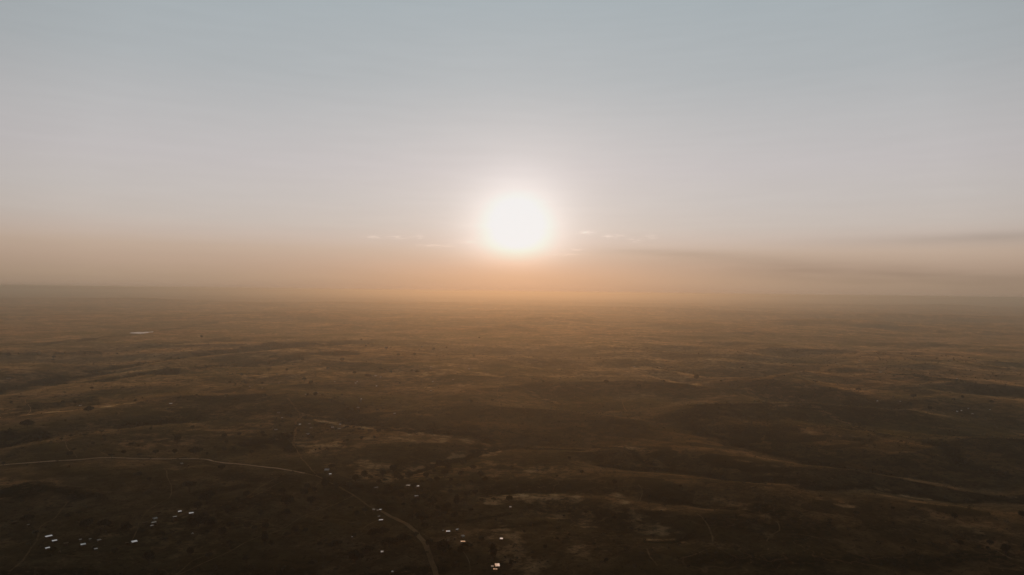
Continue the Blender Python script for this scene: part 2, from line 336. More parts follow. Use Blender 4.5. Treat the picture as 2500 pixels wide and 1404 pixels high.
def dusty(tree, b, colr, weight=1.0, k=4.4):   # dry grass and dust: soft forward sheen in the colour of the ground itself
    b.inputs['Sheen Weight'].default_value = weight; b.inputs['Sheen Roughness'].default_value = .20
    n = vmix(tree, 1.0, colr, (k, k, k), 'MULTIPLY'); m = tree.nodes.new('ShaderNodeVectorMath'); m.operation = 'MINIMUM'; tree.links.new(n, m.inputs[0]); m.inputs[1].default_value = (1, 1, 1)
    tree.links.new(m.outputs[0], b.inputs['Sheen Tint'])
dusty(t, bs, c)

def simple(name, col, rough=.9, metal=0.0, lam=None, col2=None, spec=.2, dust=False):
    m, t, b = new_mat(name)
    if lam:
        g = t.nodes.new('ShaderNodeTexCoord'); n = noise(t, g.outputs['Object'], lam, 5, .65)
        cc = vmix(t, mrange(t, n, .35, .65), col, col2 or tuple(v * .6 for v in col)); t.links.new(cc, b.inputs['Base Color'])
        if dust: dusty(t, b, cc)
    else: b.inputs['Base Color'].default_value = col + (1,)
    b.inputs['Roughness'].default_value = rough; b.inputs['Metallic'].default_value = metal; b.inputs['Specular IOR Level'].default_value = spec
    return m

# ------------------------------------------------------------------ ground sheet
def build_ground():
    az_f = np.radians(np.linspace(-46, 46, 900)); az_b = np.radians(np.linspace(46, 314, 70)[1:-1])
    A = np.concatenate([az_f, az_b]); nA_ = len(A)
    near = np.array([60, 200, 380, 560])
    dep = np.linspace(math.atan(H / 720), math.atan(H / 60000), 640)
    rr = np.concatenate([near, H / np.tan(dep), [75000, 95000, 120000, 160000]])
    X = (rr[:, None] * np.sin(A)[None, :]); Y = (rr[:, None] * np.cos(A)[None, :])
    Z = height(X.ravel(), Y.ravel())
    fade = 1 - sst(np.hypot(X, Y).ravel(), 60000, 120000); Z = Z * fade
    x = np.concatenate([[0], X.ravel()]); y = np.concatenate([[0], Y.ravel()]); z = np.concatenate([[0], Z])
    V = np.stack([x, y, z], -1)
    nr = len(rr)
    i = np.arange(nr - 1)[:, None]; j = np.arange(nA_)[None, :]; jn = (j + 1) % nA_
    q = np.stack([1 + i * nA_ + j, 1 + (i + 1) * nA_ + j, 1 + (i + 1) * nA_ + jn, 1 + i * nA_ + jn], -1).reshape(-1, 4)
    q = q[:, ::-1]
    tri = np.stack([np.zeros(nA_, int), 1 + np.arange(nA_), 1 + (np.arange(nA_) + 1) % nA_], -1)[:, ::-1]
    me = bpy.data.meshes.new('ground')
    me.vertices.add(len(V)); me.vertices.foreach_set('co', V.ravel())
    loops = np.concatenate([q.ravel(), tri.ravel()])
    me.loops.add(len(loops)); me.loops.foreach_set('vertex_index', loops)
    ls = np.concatenate([np.arange(len(q)) * 4, len(q) * 4 + np.arange(len(tri)) * 3]); lt = np.concatenate([np.full(len(q), 4), np.full(len(tri), 3)])
    me.polygons.add(len(ls)); me.polygons.foreach_set('loop_start', ls); me.polygons.foreach_set('loop_total', lt)
    me.polygons.foreach_set('use_smooth', np.ones(len(ls), bool)); me.update(); me.validate()
    veg, soil = cover(x, y)
    fld = sst(fbm(x, y, 1300, 3, 151) + .3 * fbm(x, y, 300, 2, 161), .02, .3)
    ca = me.color_attributes.new('cover', 'FLOAT_COLOR', 'POINT')
    ca.data.foreach_set('color', np.stack([veg, soil, fld, np.ones_like(veg)], -1).ravel())
    me.materials.append(m_ground)
    o = bpy.data.objects.new('ground', me); C.objects.link(o); tag(o, kind='structure')
build_ground()

# ------------------------------------------------------------------ haze
def haze():
    a, b = 170000.0, 0
    z0, z1 = -190.0, H + 12
    x0, x1, y0, y1 = -a, a, -a, a
    v = [(x0, y0, z0), (x1, y0, z0), (x1, y1, z0), (x0, y1, z0), (x0, y0, z1), (x1, y0, z1), (x1, y1, z1), (x0, y1, z1)]
    f = [(3, 2, 1, 0), (4, 5, 6, 7), (0, 1, 5, 4), (1, 2, 6, 5), (2, 3, 7, 6), (3, 0, 4, 7)]
    m = bpy.data.materials.new('haze_air'); m.use_nodes = True; t = m.node_tree; t.nodes.clear()
    pv = t.nodes.new('ShaderNodeVolumePrincipled'); pv.inputs['Color'].default_value = (.99, .93, .77, 1); pv.inputs['Density'].default_value = 6.5e-5; pv.inputs['Anisotropy'].default_value = .7
    out = t.nodes.new('ShaderNodeOutputMaterial'); t.links.new(pv.outputs[0], out.inputs['Volume'])
    o = mesh_obj('haze', v, f, m); tag(o, kind='stuff', label='pale warm evening haze over the whole plain', cat='haze')
haze()
#@@OBJECTS@@
# ------------------------------------------------------------------ tracks and roads
m_road = simple('pale_dirt', (.55, .38, .23), .95, lam=30, col2=(.36, .25, .15), spec=0, dust=True)
m_path = simple('faint_footpath', (.20, .135, .07), .95, lam=18, col2=(.08, .055, .025), spec=0, dust=True)
m_track = simple('worn_track', (.30, .20, .11), .95, lam=25, col2=(.17, .115, .06), spec=0, dust=True)
def ribbon(name, pts, width, mat, label, cat, lift=.35):
    P = [flat_hit(*p) for p in pts]
    path = []
    for a in range(len(P) - 1):   # Catmull-Rom through the points
        p0 = P[max(a - 1, 0)]; p1 = P[a]; p2 = P[a + 1]; p3 = P[min(a + 2, len(P) - 1)]
        n = max(2, int(math.hypot(p2[0] - p1[0], p2[1] - p1[1]) / 12))
        for k in range(n):
            s = k / n
            path.append(tuple(.5 * (2 * p1[i] + (p2[i] - p0[i]) * s + (2 * p0[i] - 5 * p1[i] + 4 * p2[i] - p3[i]) * s * s + (3 * p1[i] - p0[i] - 3 * p2[i] + p3[i]) * s ** 3) for i in (0, 1)))
    path.append(P[-1]); A = np.array(path)
    A = A + np.stack([fbm(A[:, 0], A[:, 1], 60, 2, 5), fbm(A[:, 0], A[:, 1], 60, 2, 6)], -1) * 5
    T = np.gradient(A, axis=0); T /= np.linalg.norm(T, axis=1)[:, None] + 1e-9; N = np.stack([-T[:, 1], T[:, 0]], -1)
    w = width * .5 * (1 + .35 * fbm(A[:, 0], A[:, 1], 35, 3, 8))
    cols = [A + N * (w * k)[:, None] for k in (-1, -.33, .33, 1)]
    V = []; F = []
    for c_ in cols:
        z = height(c_[:, 0], c_[:, 1]) + lift; V.append(np.stack([c_[:, 0], c_[:, 1], z], -1))
    V = np.stack(V, 1); n = len(A)
    for i in range(n - 1):
        for j in range(3):
            a = i * 4 + j; F.append((a, a + 1, a + 5, a + 4))
    o = mesh_obj(name, V.reshape(-1, 3), F, mat, smooth=True)
    # make it face up
    if o.data.polygons[0].normal.z < 0: o.data.flip_normals()
    tag(o, label, cat, kind='structure'); return o
ribbon('road', [(-60,1148),(0,1144.5),(110,1138),(200,1133),(270,1127),(400,1126),(497,1124.5),(530,1132),(620,1141),(700,1151),(740,1158)], 6.5, m_road, None, None)
ribbon('track', [(740,1158),(775,1166),(800,1178),(850,1196),(900,1228),(932,1241)], 4.5, m_path, None, None)
ribbon('road', [(928,1239),(940,1244),(985,1270),(1018,1300),(1040,1345),(1056,1380),(1072,1420)], 8, m_track, None, None)
ribbon('track', [(718,1085),(722,1050),(722,1030),(738,1012),(722,1005),(700,985)], 6, m_path, None, None)
ribbon('track', [(718,1085),(728,1105),(745,1130),(760,1150),(775,1166)], 3, m_path, None, None)
PATHS = [([(865,1203),(800,1235),(740,1260),(700,1283),(665,1296),(600,1320),(540,1350),(480,1375),(410,1408)],3.2), ([(25,1396),(60,1360),(85,1330),(100,1290),(135,1270),(162,1238),(150,1230)],3.6),
 ([(430,1395),(470,1362),(520,1345)],3), ([(785,1175),(770,1190),(775,1200)],3), ([(700,1160),(640,1190),(600,1222)],2.4), ([(690,1178),(650,1200),(605,1225)],2.2),
 ([(400,1150),(420,1215),(385,1238),(350,1262),(335,1300),(322,1318)],2.4),([(190,1128),(160,1098),(200,1075),(330,1060),(400,1035)],2.6),([(275,1127),(240,1112),(205,1100)],2.2),
 ([(1038,1305),(1060,1318),(1085,1322)],3),([(880,1300),(900,1278),(940,1255)],2.2),([(858,1314),(870,1325),(885,1335)],2),([(960,1350),(1020,1370),(1040,1380)],2.4),([(1130,1348),(1145,1380),(1150,1400)],2.2),
 ([(1700,1272),(1725,1300),(1740,1330),(1742,1350)],3.5),([(1870,1344),(1885,1330),(1902,1318),(1900,1300),(1893,1296)],3),([(1900,1328),(1950,1328),(1990,1335)],2.2),([(1560,1195),(1566,1212),(1560,1235)],2.6),
 ([(1580,1360),(1590,1385),(1605,1410)],3),([(1645,1395),(1700,1370),(1740,1355)],2.4),([(610,1270),(650,1278),(690,1285)],2.2),([(2470,1400),(2380,1345),(2260,1290),(2210,1268)],2.6),
 ([(60,1030),(75,1000),(62,975),(100,950)],2.6),([(1500,935),(1520,980),(1530,1000)],4),([(1230,925),(1215,960),(1222,1010)],3),([(150,1345),(230,1325),(270,1312),(310,1308)],2)]
for pts, w in PATHS: ribbon('path', pts, w * .75, m_path, None, None, .3)

# ------------------------------------------------------------------ water
m_water, t, b = new_mat('still_water'); b.inputs['Base Color'].default_value = (.02, .025, .025, 1); b.inputs['Roughness'].default_value = .12; b.inputs['IOR'].default_value = 1.33
b.inputs['Specular IOR Level'].default_value = .9
def pond(pix, k, label):
    px, py, pr, ph = PONDS[k]; V = []
    for u, v in pix:
        d = ray(u, v); tt = (ph + .6 - H) / d.z; V.append((d.x * tt, d.y * tt, ph + .6))
    n = len(V); bot = [(x, y, z - 3) for x, y, z in V]
    o = mesh_obj('water', V + bot, [tuple(range(n))] + [(i, i + n, (i + 1) % n + n, (i + 1) % n) for i in range(n)], m_water)
    if o.data.polygons[0].normal.z < 0: o.data.flip_normals()
    tag(o, kind='structure')
pond([(315,813),(322,811.6),(331,811.2),(338,810.4),(347,811),(356,810.2),(366,810.4),(374,809.6),(373,811.2),(364,811.8),(359,813.2),(351,814),(343,814.8),(330,814.2),(321,814)], 0, '')
pond([(457,755.3),(463,754.2),(472,754.4),(472,755.4),(464,756)], 1, '')

# ------------------------------------------------------------------ trees
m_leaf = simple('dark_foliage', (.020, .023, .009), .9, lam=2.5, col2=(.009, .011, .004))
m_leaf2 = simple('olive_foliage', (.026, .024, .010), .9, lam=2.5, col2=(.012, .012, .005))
m_bark = simple('bark', (.06, .042, .028), .95, lam=1)
def crown_mesh(name, lobes, n, leaf, mat, seed):
    r = np.random.default_rng(seed)
    vol = np.array([l[3] * l[4] * l[5] for l in lobes]); pick = r.choice(len(lobes), n, p=vol / vol.sum())
    Lb = np.array(lobes)[pick]
    d = r.normal(size=(n, 3)); d /= np.linalg.norm(d, axis=1)[:, None]
    d[:, 2] = np.where((d[:, 2] < -.3) & (r.random(n) < .6), -d[:, 2], d[:, 2])
    rad = r.random(n) ** .28 * (1 + .12 * r.normal(size=n))
    c = Lb[:, :3] + d * rad[:, None] * Lb[:, 3:6]
    a = r.normal(size=(n, 3)); a /= np.linalg.norm(a, axis=1)[:, None]; b_ = np.cross(a, r.normal(size=(n, 3))); b_ /= np.linalg.norm(b_, axis=1)[:, None]
    s = (leaf * (.6 + .8 * r.random(n)))[:, None]
    V = np.stack([c - a * s, c + b_ * s * .7, c + a * s, c - b_ * s * .7], 1).reshape(-1, 3)
    F = [(4 * i, 4 * i + 1, 4 * i + 2, 4 * i + 3) for i in range(n)]
    me = bpy.data.meshes.new(name); me.from_pydata(V.tolist(), [], F); me.materials.append(mat); return me
def trunk_mesh(hgt, rad, tips, seed):
    r = random.Random(seed); V = []; F = []
    def tube(p, q, r0, r1, k=6):
        p = Vector(p); q = Vector(q); ax = (q - p).normalized(); u = ax.orthogonal().normalized(); w = ax.cross(u); b0 = len(V)
        mid = (p + q) / 2 + Vector((r.uniform(-.2, .2), r.uniform(-.2, .2), 0))
        for c_, rr in ((p, r0), (mid, (r0 + r1) / 2), (q, r1)):
            for i in range(k):
                a = 2 * math.pi * i / k; V.append(c_ + (u * math.cos(a) + w * math.sin(a)) * rr)
        for g in range(2):
            for i in range(k): F.append((b0 + g * k + i, b0 + g * k + (i + 1) % k, b0 + (g + 1) * k + (i + 1) % k, b0 + (g + 1) * k + i))
        F.append(tuple(b0 + 2 * k + i for i in range(k)))
    fork = (r.uniform(-.3, .3), r.uniform(-.3, .3), hgt)
    tube((0, 0, -1.0), fork, rad * 1.25, rad * .75)
    for tp in tips: tube(fork, tp, rad * .6, rad * .15)
    me = bpy.data.meshes.new('trunk'); me.from_pydata([tuple(v) for v in V], [], F); me.materials.append(m_bark); return me
def proto_defs():
    D = {}
    D['round'] = (dict(hgt=2.2, rad=.32, tips=[(2, .8, 4.6), (-1.8, 1, 5), (.3, -2, 4.8), (.2, .6, 6)]), [(0, 0, 4.8, 3.4, 3.2, 2.5), (1.9, .8, 4.4, 2.1, 2, 1.7), (-1.8, .9, 4.9, 2, 2.1, 1.8), (.3, -1.7, 4.3, 2.3, 2, 1.6)], 620, .55, m_leaf)
    D['flat'] = (dict(hgt=3.4, rad=.42, tips=[(3.2, 1, 6.6), (-3.4, .4, 6.8), (.4, 3, 6.9), (.6, -3, 6.7), (0, 0, 7)]), [(0, 0, 7.2, 5.6, 5.4, .95), (2.4, 1.4, 7.6, 3, 2.8, .8), (-2.3, -1.2, 7.7, 3, 2.8, .8), (0, .3, 6.2, 2.2, 2.2, .8)], 760, .55, m_leaf)
    D['wide'] = (dict(hgt=2.0, rad=.5, tips=[(4.4, .8, 4.6), (-4.2, 1, 5), (.3, -2.6, 5), (.2, 2.6, 6)]), [(-4, 0, 4.3, 3.2, 3, 2.5), (0, .6, 5.2, 3.8, 3.3, 3), (4, -.3, 4.2, 3.3, 3, 2.4), (1.5, 1.2, 3.6, 4, 3, 1.8)], 950, .62, m_leaf)
    D['tall'] = (dict(hgt=3.2, rad=.3, tips=[(1, .4, 7), (-1, .5, 6.6), (.1, -.9, 8)]), [(0, 0, 5.6, 2.1, 2.1, 3.0), (.6, .3, 8.0, 1.6, 1.6, 2.0), (-.7, -.3, 4.4, 1.8, 1.8, 1.6)], 560, .5, m_leaf2)
    D['open'] = (dict(hgt=2.4, rad=.34, tips=[(2.6, .6, 5.2), (-2.2, 1.4, 5.4), (.2, -2.6, 5.6), (0, .4, 6)]), [(2.4, .6, 5.2, 1.8, 1.7, 1.3), (-2.1, 1.3, 5.5, 1.7, 1.7, 1.2), (.2, -2.4, 5.5, 1.7, 1.6, 1.3), (0, .3, 6.3, 2.0, 1.9, 1.3)], 520, .5, m_leaf2)
    D['shrub'] = (dict(hgt=.9, rad=.16, tips=[(1, .3, 2.2), (-1, .4, 2.3), (.1, -1, 2.1)]), [(0, 0, 1.9, 2.0, 1.9, 1.5), (1.2, .4, 1.5, 1.3, 1.3, 1.1), (-1, -.6, 1.6, 1.4, 1.3, 1.1)], 380, .42, m_leaf2)
    return D
KIND = {'round': 'round_tree', 'flat': 'acacia_tree', 'wide': 'spreading_tree', 'tall': 'tall_tree', 'open': 'open_tree', 'shrub': 'shrub'}
SPAN = {'round': 7.4, 'flat': 11.2, 'wide': 14, 'tall': 4.6, 'open': 7.6, 'shrub': 4.6}
PM = {}
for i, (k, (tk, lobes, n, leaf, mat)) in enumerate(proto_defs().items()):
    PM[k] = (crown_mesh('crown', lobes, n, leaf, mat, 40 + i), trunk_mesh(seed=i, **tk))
def tree(kind, x, y, width, label, group=None, cat=None):
    s = width / SPAN[kind]
    z = float(height(np.array([x]), np.array([y]))[0])
    e = empty(KIND[kind], (x, y, z), random.uniform(0, 6.28), (s, s, s * random.uniform(.85, 1.15)))
    tag(e, label, cat or ('shrub' if kind == 'shrub' else 'tree'), group)
    for nm, me in zip(('crown', 'trunk'), PM[kind]):
        o = bpy.data.objects.new(nm, me); C.objects.link(o); o.parent = e
    return e
def px_tree(kind, u, v, wpx, label, group=None, cat=None):
    p, d = hit(u, v + wpx * .35)
    return tree(kind, p.x, p.y, wpx * d / FPX * 1.25, label, group, cat)

# trees one can tell apart, nearest first: kind, u, v, width, label
NAMED = [
 ('flat',462,1193,24,'flat-topped dark acacia alone on the open slope above the left hamlet'),
 ('wide',911,1299,26,'largest dark spreading tree below the rooftops beside the curving road, left half of its pair'),
 ('wide',934,1297,24,'broad dark tree joined to the right side of the largest crown below the road'),
 ('wide',950,1326,30,'long dark crown below the big pair of trees, left of the curving road'),
 ('wide',985,1315,28,'broad dark crown nearest the left edge of the curving road'),
 ('wide',898,1341,24,'ragged dark tree left of the lone bright roof near the bottom'),
 ('wide',868,1360,32,'wide irregular dark tree low in the view, left of the lone bright roof'),
 ('wide',818,1329,26,'spreading tree with two humps left of the lone roof, halfway to the long footpath'),
 ('round',864,1312,9,'little round tree right beside the small square roof in the field'),
 ('round',701,1231,22,'large round tree alone in the dark field below the fork in the road'),
 ('round',760,1226,17,'round tree with a ragged top right of the large lone one in the field'),
 ('open',699,1260,18,'loose dark tree beside the long straight footpath'),
 ('round',743,1207,15,'flat oval tree below the bushes west of the road junction'),
 ('round',750,1194,12,'upper small tree of the little group west of the road junction'),
 ('round',767,1199,9,'small tree at the right end of the little group west of the junction'),
 ('tall',791,1192,10,'narrow dark tree just below the road junction'),
 ('wide',811,1137,15,'dark rounded tree just above the large grey building'),
 ('wide',708,1098,20,'dark wide tree beside the track north of the road junction'),
 ('tall',646,1328,12,'tall dark tree beside a footpath in the lower field'),
 ('round',721,1299,14,'left one of two round trees under the straight footpath'),
 ('round',746,1298,10,'right one of two round trees under the straight footpath'),
 ('round',542,1305,15,'dark round tree alone to the right of the ruined homestead walls'),
 ('round',464,1352,12,'round tree just above the start of a pale footpath'),
 ('round',364,1370,18,'broad rounded tree near the bottom, right of the single roof by the path'),
 ('round',210,1288,20,'bulky dark tree above the leftmost hamlet'),
 ('wide',255,1279,24,'long low tree clump right of the bulky tree above the leftmost hamlet'),
 ('wide',309,1288,22,'dark spreading tree left of the white gabled house'),
 ('wide',66,1268,20,'broad dark tree at far left above the footpath'),
 ('wide',484,1275,30,'large dark thicket tree below the two brightest roofs of the upper left hamlet'),
 ('wide',515,1276,24,'dark thicket tree right of the large one below the upper left hamlet'),
 ('round',483,1240,15,'round tree above the rightmost roof of the upper left hamlet'),
 ('wide',505,1214,30,'long dark thicket on the slope right of the flat-topped acacia'),
 ('wide',478,1101,22,'low spreading tree just beyond the bend of the long dirt road'),
 ('round',434,1077,12,'single dark tree on the pale slope beyond the long dirt road'),
 ('round',427,1106,9,'small dark tree just behind the long dirt road, left of the bend'),
 ('wide',66,1036,18,'broad tree on the far left slope above the dark thicket'),
 ('wide',217,1001,15,'dark tree at the tip of the far left thicket'),
 ('wide',555,1245,24,'shadowy spreading tree in the hollow right of the upper left hamlet'),
 ('round',1057,1231,17,'large round tree right of the two long bright roofs'),
 ('round',1037,1217,13,'round tree immediately right of the lower long bright roof'),
 ('round',1070,1244,12,'small round tree below the large round one right of the long roofs'),
 ('round',1093,1243,14,'rounded tree right of the middle of the grove above the dark hedge'),
 ('tall',1115,1235,12,'tall double-stacked tree on the slope above the dark hedge'),
 ('wide',1029,1262,28,'ragged three-lobed tree cluster between the road and the dark hedge'),
 ('wide',1066,1257,22,'loose dark tree at the left end of the dark hedge'),
 ('round',1243,1224,13,'dark tree directly above the lone roof on the golden grass slope'),
 ('round',1125,1348,13,'neat round tree at the head of a thin footpath near the bottom'),
 ('round',1111,1387,15,'round tree at the bottom edge right of the curving road'),
 ('wide',1083,1338,36,'long dark tree mass under the roofs right of the curving road'),
 ('wide',1141,1331,20,'dark tree at the right end of the hamlet right of the curving road'),
 ('round',1049,1331,16,'dark tree at the left end of the hamlet, touching the curving road'),
 ('tall',1204,1364,14,'tall dark tree above the pair of roofs at the bottom'),
 ('open',1250,1380,14,'thin tree right of the pair of roofs at the bottom'),
 ('round',1175,1319,10,'small tree left of the lone roof beside the yellow field'),
 ('wide',948,1192,22,'long dark thicket right of the pale shed above the road'),
 ('wide',974,1167,20,'wide tree above the courtyard homestead'),
 ('round',998,1163,12,'round tree at the foot of the sandy riverbed'),
 ('round',1024,1202,14,'dark tree between the two long bright roofs'),
 ('round',889,1163,13,'round tree below the square orange field'),
 ('round',868,1173,13,'double tree left of and below the square orange field'),
 ('round',1173,1162,13,'dark tree at the right of the grove below the riverbed'),
 ('wide',2456,1343,22,'dark elongated tree at far right on the streaked slope'),
 ('round',2496,1261,12,'dark tree cut by the right edge of the view'),
 ('round',2345,1330,10,'isolated dark tree on the far right streaked slope'),
 ('wide',1466,1112,12,'dark tree clump inside the oval meadow right of centre'),
 ('round',1593,1311,8,'lone small tree in the pale diagonal field'),
]
for k, u, v, w, lb in NAMED: px_tree(k, u, v, w, lb)
occupied = [(n[1], n[2], n[3]) for n in NAMED]
# small repeated trees, by the place where they stand
GROUPS = [
 ('small dark trees on the plain beyond the long dirt road','small dark tree scattered on the plain beyond the long dirt road',
  [(380,1106),(341,1110),(302,1107),(272,1116),(227,1086),(207,1065),(173,1066),(547,1069),(584,1063),(368,1046),(252,1066),(505,1109),(525,1092),(548,1100),(571,1100),(598,1089),(552,1082),(614,1107),(170,1112),(180,1098),(8,1135),(248,1057),(645,1070),(110,1073),(320,1088),(150,1075),(640,1060),(593,1085),(470,1046),(484,1030)],(5,10)),
 ('small trees dotted in the dark fields left of the road','small dark tree dotted in the dark fields left of the curving road',
  [(857,1244),(891,1249),(832,1239),(364,1175),(341,1162),(541,1145),(690,1203),(621,1293),(165,1260),(193,1257),(602,1210),(580,1222),(663,1330),(870,1257),(800,1180),(883,1190),(820,1192),(852,1191),(780,1330),(657,1218),(636,1257),(795,1265),(604,1288),(560,1290),(505,1303),(437,1330),(700,1310),(648,1290),(130,1345),(600,1370),(760,1375),(690,1395),(820,1390),(560,1330),(510,1360),(405,1320),(395,1312),(280,1350),(85,1305),(420,1305)],(7,13)),
 ('trees of the grove below the sandy riverbed','dark tree in the loose grove below the sandy riverbed',
  [(1135,1227),(1010,1227),(1021,1224),(977,1214),(961,1220),(1066,1173),(1101,1174),(1003,1266),(1037,1288),(1014,1312),(1010,1190),(1050,1178),(1085,1160),(1120,1185),(1150,1180),(1125,1160),(1040,1165),(1072,1137),(1095,1145),(1060,1150),(1030,1180),(1160,1205),(1100,1205),(1075,1215),(1140,1210),(926,1180),(940,1172),(915,1205),(1010,1245),(985,1232),(1085,1255),(1110,1262),(1150,1250),(1175,1225),(1205,1222),(960,1150),(935,1160),(905,1170),(1185,1175),(1130,1135),(1155,1140)],(8,14)),
 ('trees around the village on the pale ridge','small tree around the village roofs on the pale ridge',
  [(772,1041),(781,1040),(790,1038),(800,1041),(806,1045),(835,1036),(841,1044),(848,1046),(856,1040),(863,1045),(870,1041),(877,1050),(885,1052),(855,1056),(862,1054),(800,1050),(812,1052),(820,1050),(785,1056),(775,1060),(900,1053),(908,1053),(914,1071),(924,1055),(942,1050),(840,1078),(848,1078),(882,1072),(723,1040),(728,1054),(720,1048),(712,1060),(758,1064),(762,1070),(770,1098),(780,1096),(700,1016),(708,1018),(690,1030),(683,1042),(675,1066),(668,1072),(660,1068),(704,1070),(712,1068),(848,1000),(860,1002),(876,1004),(893,996),(921,1004),(880,985),(840,990),(787,968),(770,966),(751,965),(835,966),(806,980),(743,930),(759,938),(800,903),(835,881),(858,905),(865,912),(930,905),(940,907),(948,902),(955,908),(902,920),(895,918),(976,935),(1005,905),(1018,907),(640,938),(655,905),(738,880),(1150,980),(1202,980)],(5,9)),
 ('tree dots on the right-hand slopes','small dark tree on the slopes of the right half',
  [(2390,1339),(2400,1340),(2411,1341),(2417,1329),(2031,1240),(2037,1243),(1840,1372),(1900,1378),(1680,1385),(1660,1330),(1540,1290),(1500,1270),(1430,1255),(1390,1252),(1377,1262),(1320,1245),(1262,1365),(1233,1360),(1300,1352),(1330,1340),(1360,1320),(1390,1305),(2090,1258),(2180,1282),(2330,1265),(2328,978),(2221,990),(1864,915),(1812,900),(1990,935),(2096,955),(2270,1000),(2350,972),(2230,970),(2420,985),(1700,925),(1760,930),(1620,935),(1560,945),(1480,935),(1330,1055),(1390,1120),(1420,1155),(1360,1165),(1500,1180),(1660,1190),(2180,1244),(2290,1370),(1450,1330),(1480,1370),(1550,1385),(1280,1300),(1210,1270)],(5,10)),
 ('tree dots on the distant left plain','tiny tree on the hazy left plain beyond the wooded stream',
  [(131,874),(129,881),(286,866),(340,851),(492,823),(590,917),(468,930),(560,935),(575,940),(600,938),(645,968),(577,977),(552,968),(480,965),(435,973),(182,985),(224,952),(153,984),(27,985),(330,978),(300,950),(410,1000),(700,905),(655,890),(725,840),(882,831),(1030,848),(943,852),(893,846),(1058,855),(1036,860),(1012,868),(972,868),(1090,850),(1170,826),(20,870)],(4,7)),
]
ks = ['round', 'round', 'open', 'wide', 'round', 'round', 'open', 'flat']
nsmall = 0
for g, lb, pts, (wa, wb) in GROUPS:
    for (u, v) in pts:
        px_tree(random.choice(ks), u, v, random.uniform(wa, wb), lb, g, 'tree'); nsmall += 1
print('trees', len(NAMED), nsmall)

# the uncountable rest: thicket and scrub
def scrub():
    r = np.random.default_rng(3); pts = []
    N = 150000
    rr = np.sqrt(r.random(N)) * 5200 + 0; aa = r.uniform(-.72, .72, N)
    # more candidates near the viewer
    n2 = 60000; rr = np.concatenate([rr, 850 + 1500 * r.random(n2)]); aa = np.concatenate([aa, r.uniform(-.72, .72, n2)])
    x = rr * np.sin(aa); y = rr * np.cos(aa); ok = rr > 800; x = x[ok]; y = y[ok]
    veg, soil = cover(x, y); d0 = np.hypot(x, y)
    clump = sst(fbm(x, y, 120, 3, 201), .05, .5)
    p = np.clip((veg * (1 - .35 * (d0 < 1900))) ** 1.6 * .6 + .012 + .10 * clump * (veg > .1) + .07 * clump + .05 * (d0 > 1900), 0, 1) * (soil < .8)
    sel = r.random(len(x)) < p; x = x[sel]; y = y[sel]; veg = veg[sel]
    d = np.hypot(x, y); n = len(x)
    size = (1.5 + 4.0 * r.random(n) ** 4 + veg * 1.2) * (1 + .25 * sst(d, 2500, 5000))
    z = height(x, y)
    cnt = np.where(d < 2000, 26, np.where(d < 3300, 14, 8))
    idx = np.repeat(np.arange(n), cnt); m = len(idx)
    q = r.normal(size=(m, 3)); q /= np.linalg.norm(q, axis=1)[:, None]; q[:, 2] = np.abs(q[:, 2])
    c = np.stack([x[idx], y[idx], z[idx]], -1) + q * (size[idx] * r.random(m) ** .35)[:, None] * np.array([1, 1, .95])
    a = r.normal(size=(m, 3)); a /= np.linalg.norm(a, axis=1)[:, None]; b_ = np.cross(a, r.normal(size=(m, 3))); b_ /= np.linalg.norm(b_, axis=1)[:, None]
    s = (size[idx] * np.sqrt(14.0 / cnt[idx]) * .34 * (.6 + .8 * r.random(m)))[:, None]
    V = np.stack([c - a * s, c + b_ * s, c + a * s], 1).reshape(-1, 3)
    me = bpy.data.meshes.new('scrub'); me.vertices.add(len(V)); me.vertices.foreach_set('co', V.ravel())
    me.loops.add(3 * m); me.loops.foreach_set('vertex_index', np.arange(3 * m)); me.polygons.add(m)
    me.polygons.foreach_set('loop_start', np.arange(m) * 3); me.polygons.foreach_set('loop_total', np.full(m, 3)); me.update()
    me.materials.append(m_leaf)
    o = bpy.data.objects.new('scrub', me); C.objects.link(o); tag(o, 'dark scrub and thicket along the watercourses and over the plain', 'scrub', kind='stuff')
    print('scrub clumps', n, 'faces', m)
scrub()

# ------------------------------------------------------------------ houses
def metal(name, col, rough):
    m, t, b = new_mat(name); g = t.nodes.new('ShaderNodeTexCoord')
    n = noise(t, g.outputs['Object'], 1.8, 4, .6)
    t.links.new(vmix(t, mrange(t, n, .3, .7), col, tuple(v * .82 for v in col)), b.inputs['Base Color'])
    b.inputs['Metallic'].default_value = .85; b.inputs['Roughness'].default_value = rough
    return m
m_zinc = metal('bright_sheet_metal', (.95, .95, .94), .30)
m_dull = metal('weathered_sheet_metal', (.62, .57, .50), .45)
m_thatch = simple('thatch', (.26, .19, .11), .95, lam=.5)
m_mud = simple('mud_wall', (.22, .13, .075), .95, lam=1.5)
m_plaster = simple('plaster_wall', (.42, .36, .28), .9, lam=1.5, col2=(.3, .25, .19))
m_wood = simple('dark_wood', (.05, .035, .022), .8)
m_glassy = simple('dark_window', (.02, .02, .022), .3, spec=.5)
def boxm(name, x0, x1, y0, y1, z0, z1, mat, parent):
    v = [(x, y, z) for z in (z0, z1) for y in (y0, y1) for x in (x0, x1)]
    return mesh_obj(name, v, [(0, 2, 3, 1), (4, 5, 7, 6), (0, 1, 5, 4), (2, 6, 7, 3), (0, 4, 6, 2), (1, 3, 7, 5)], mat, parent)
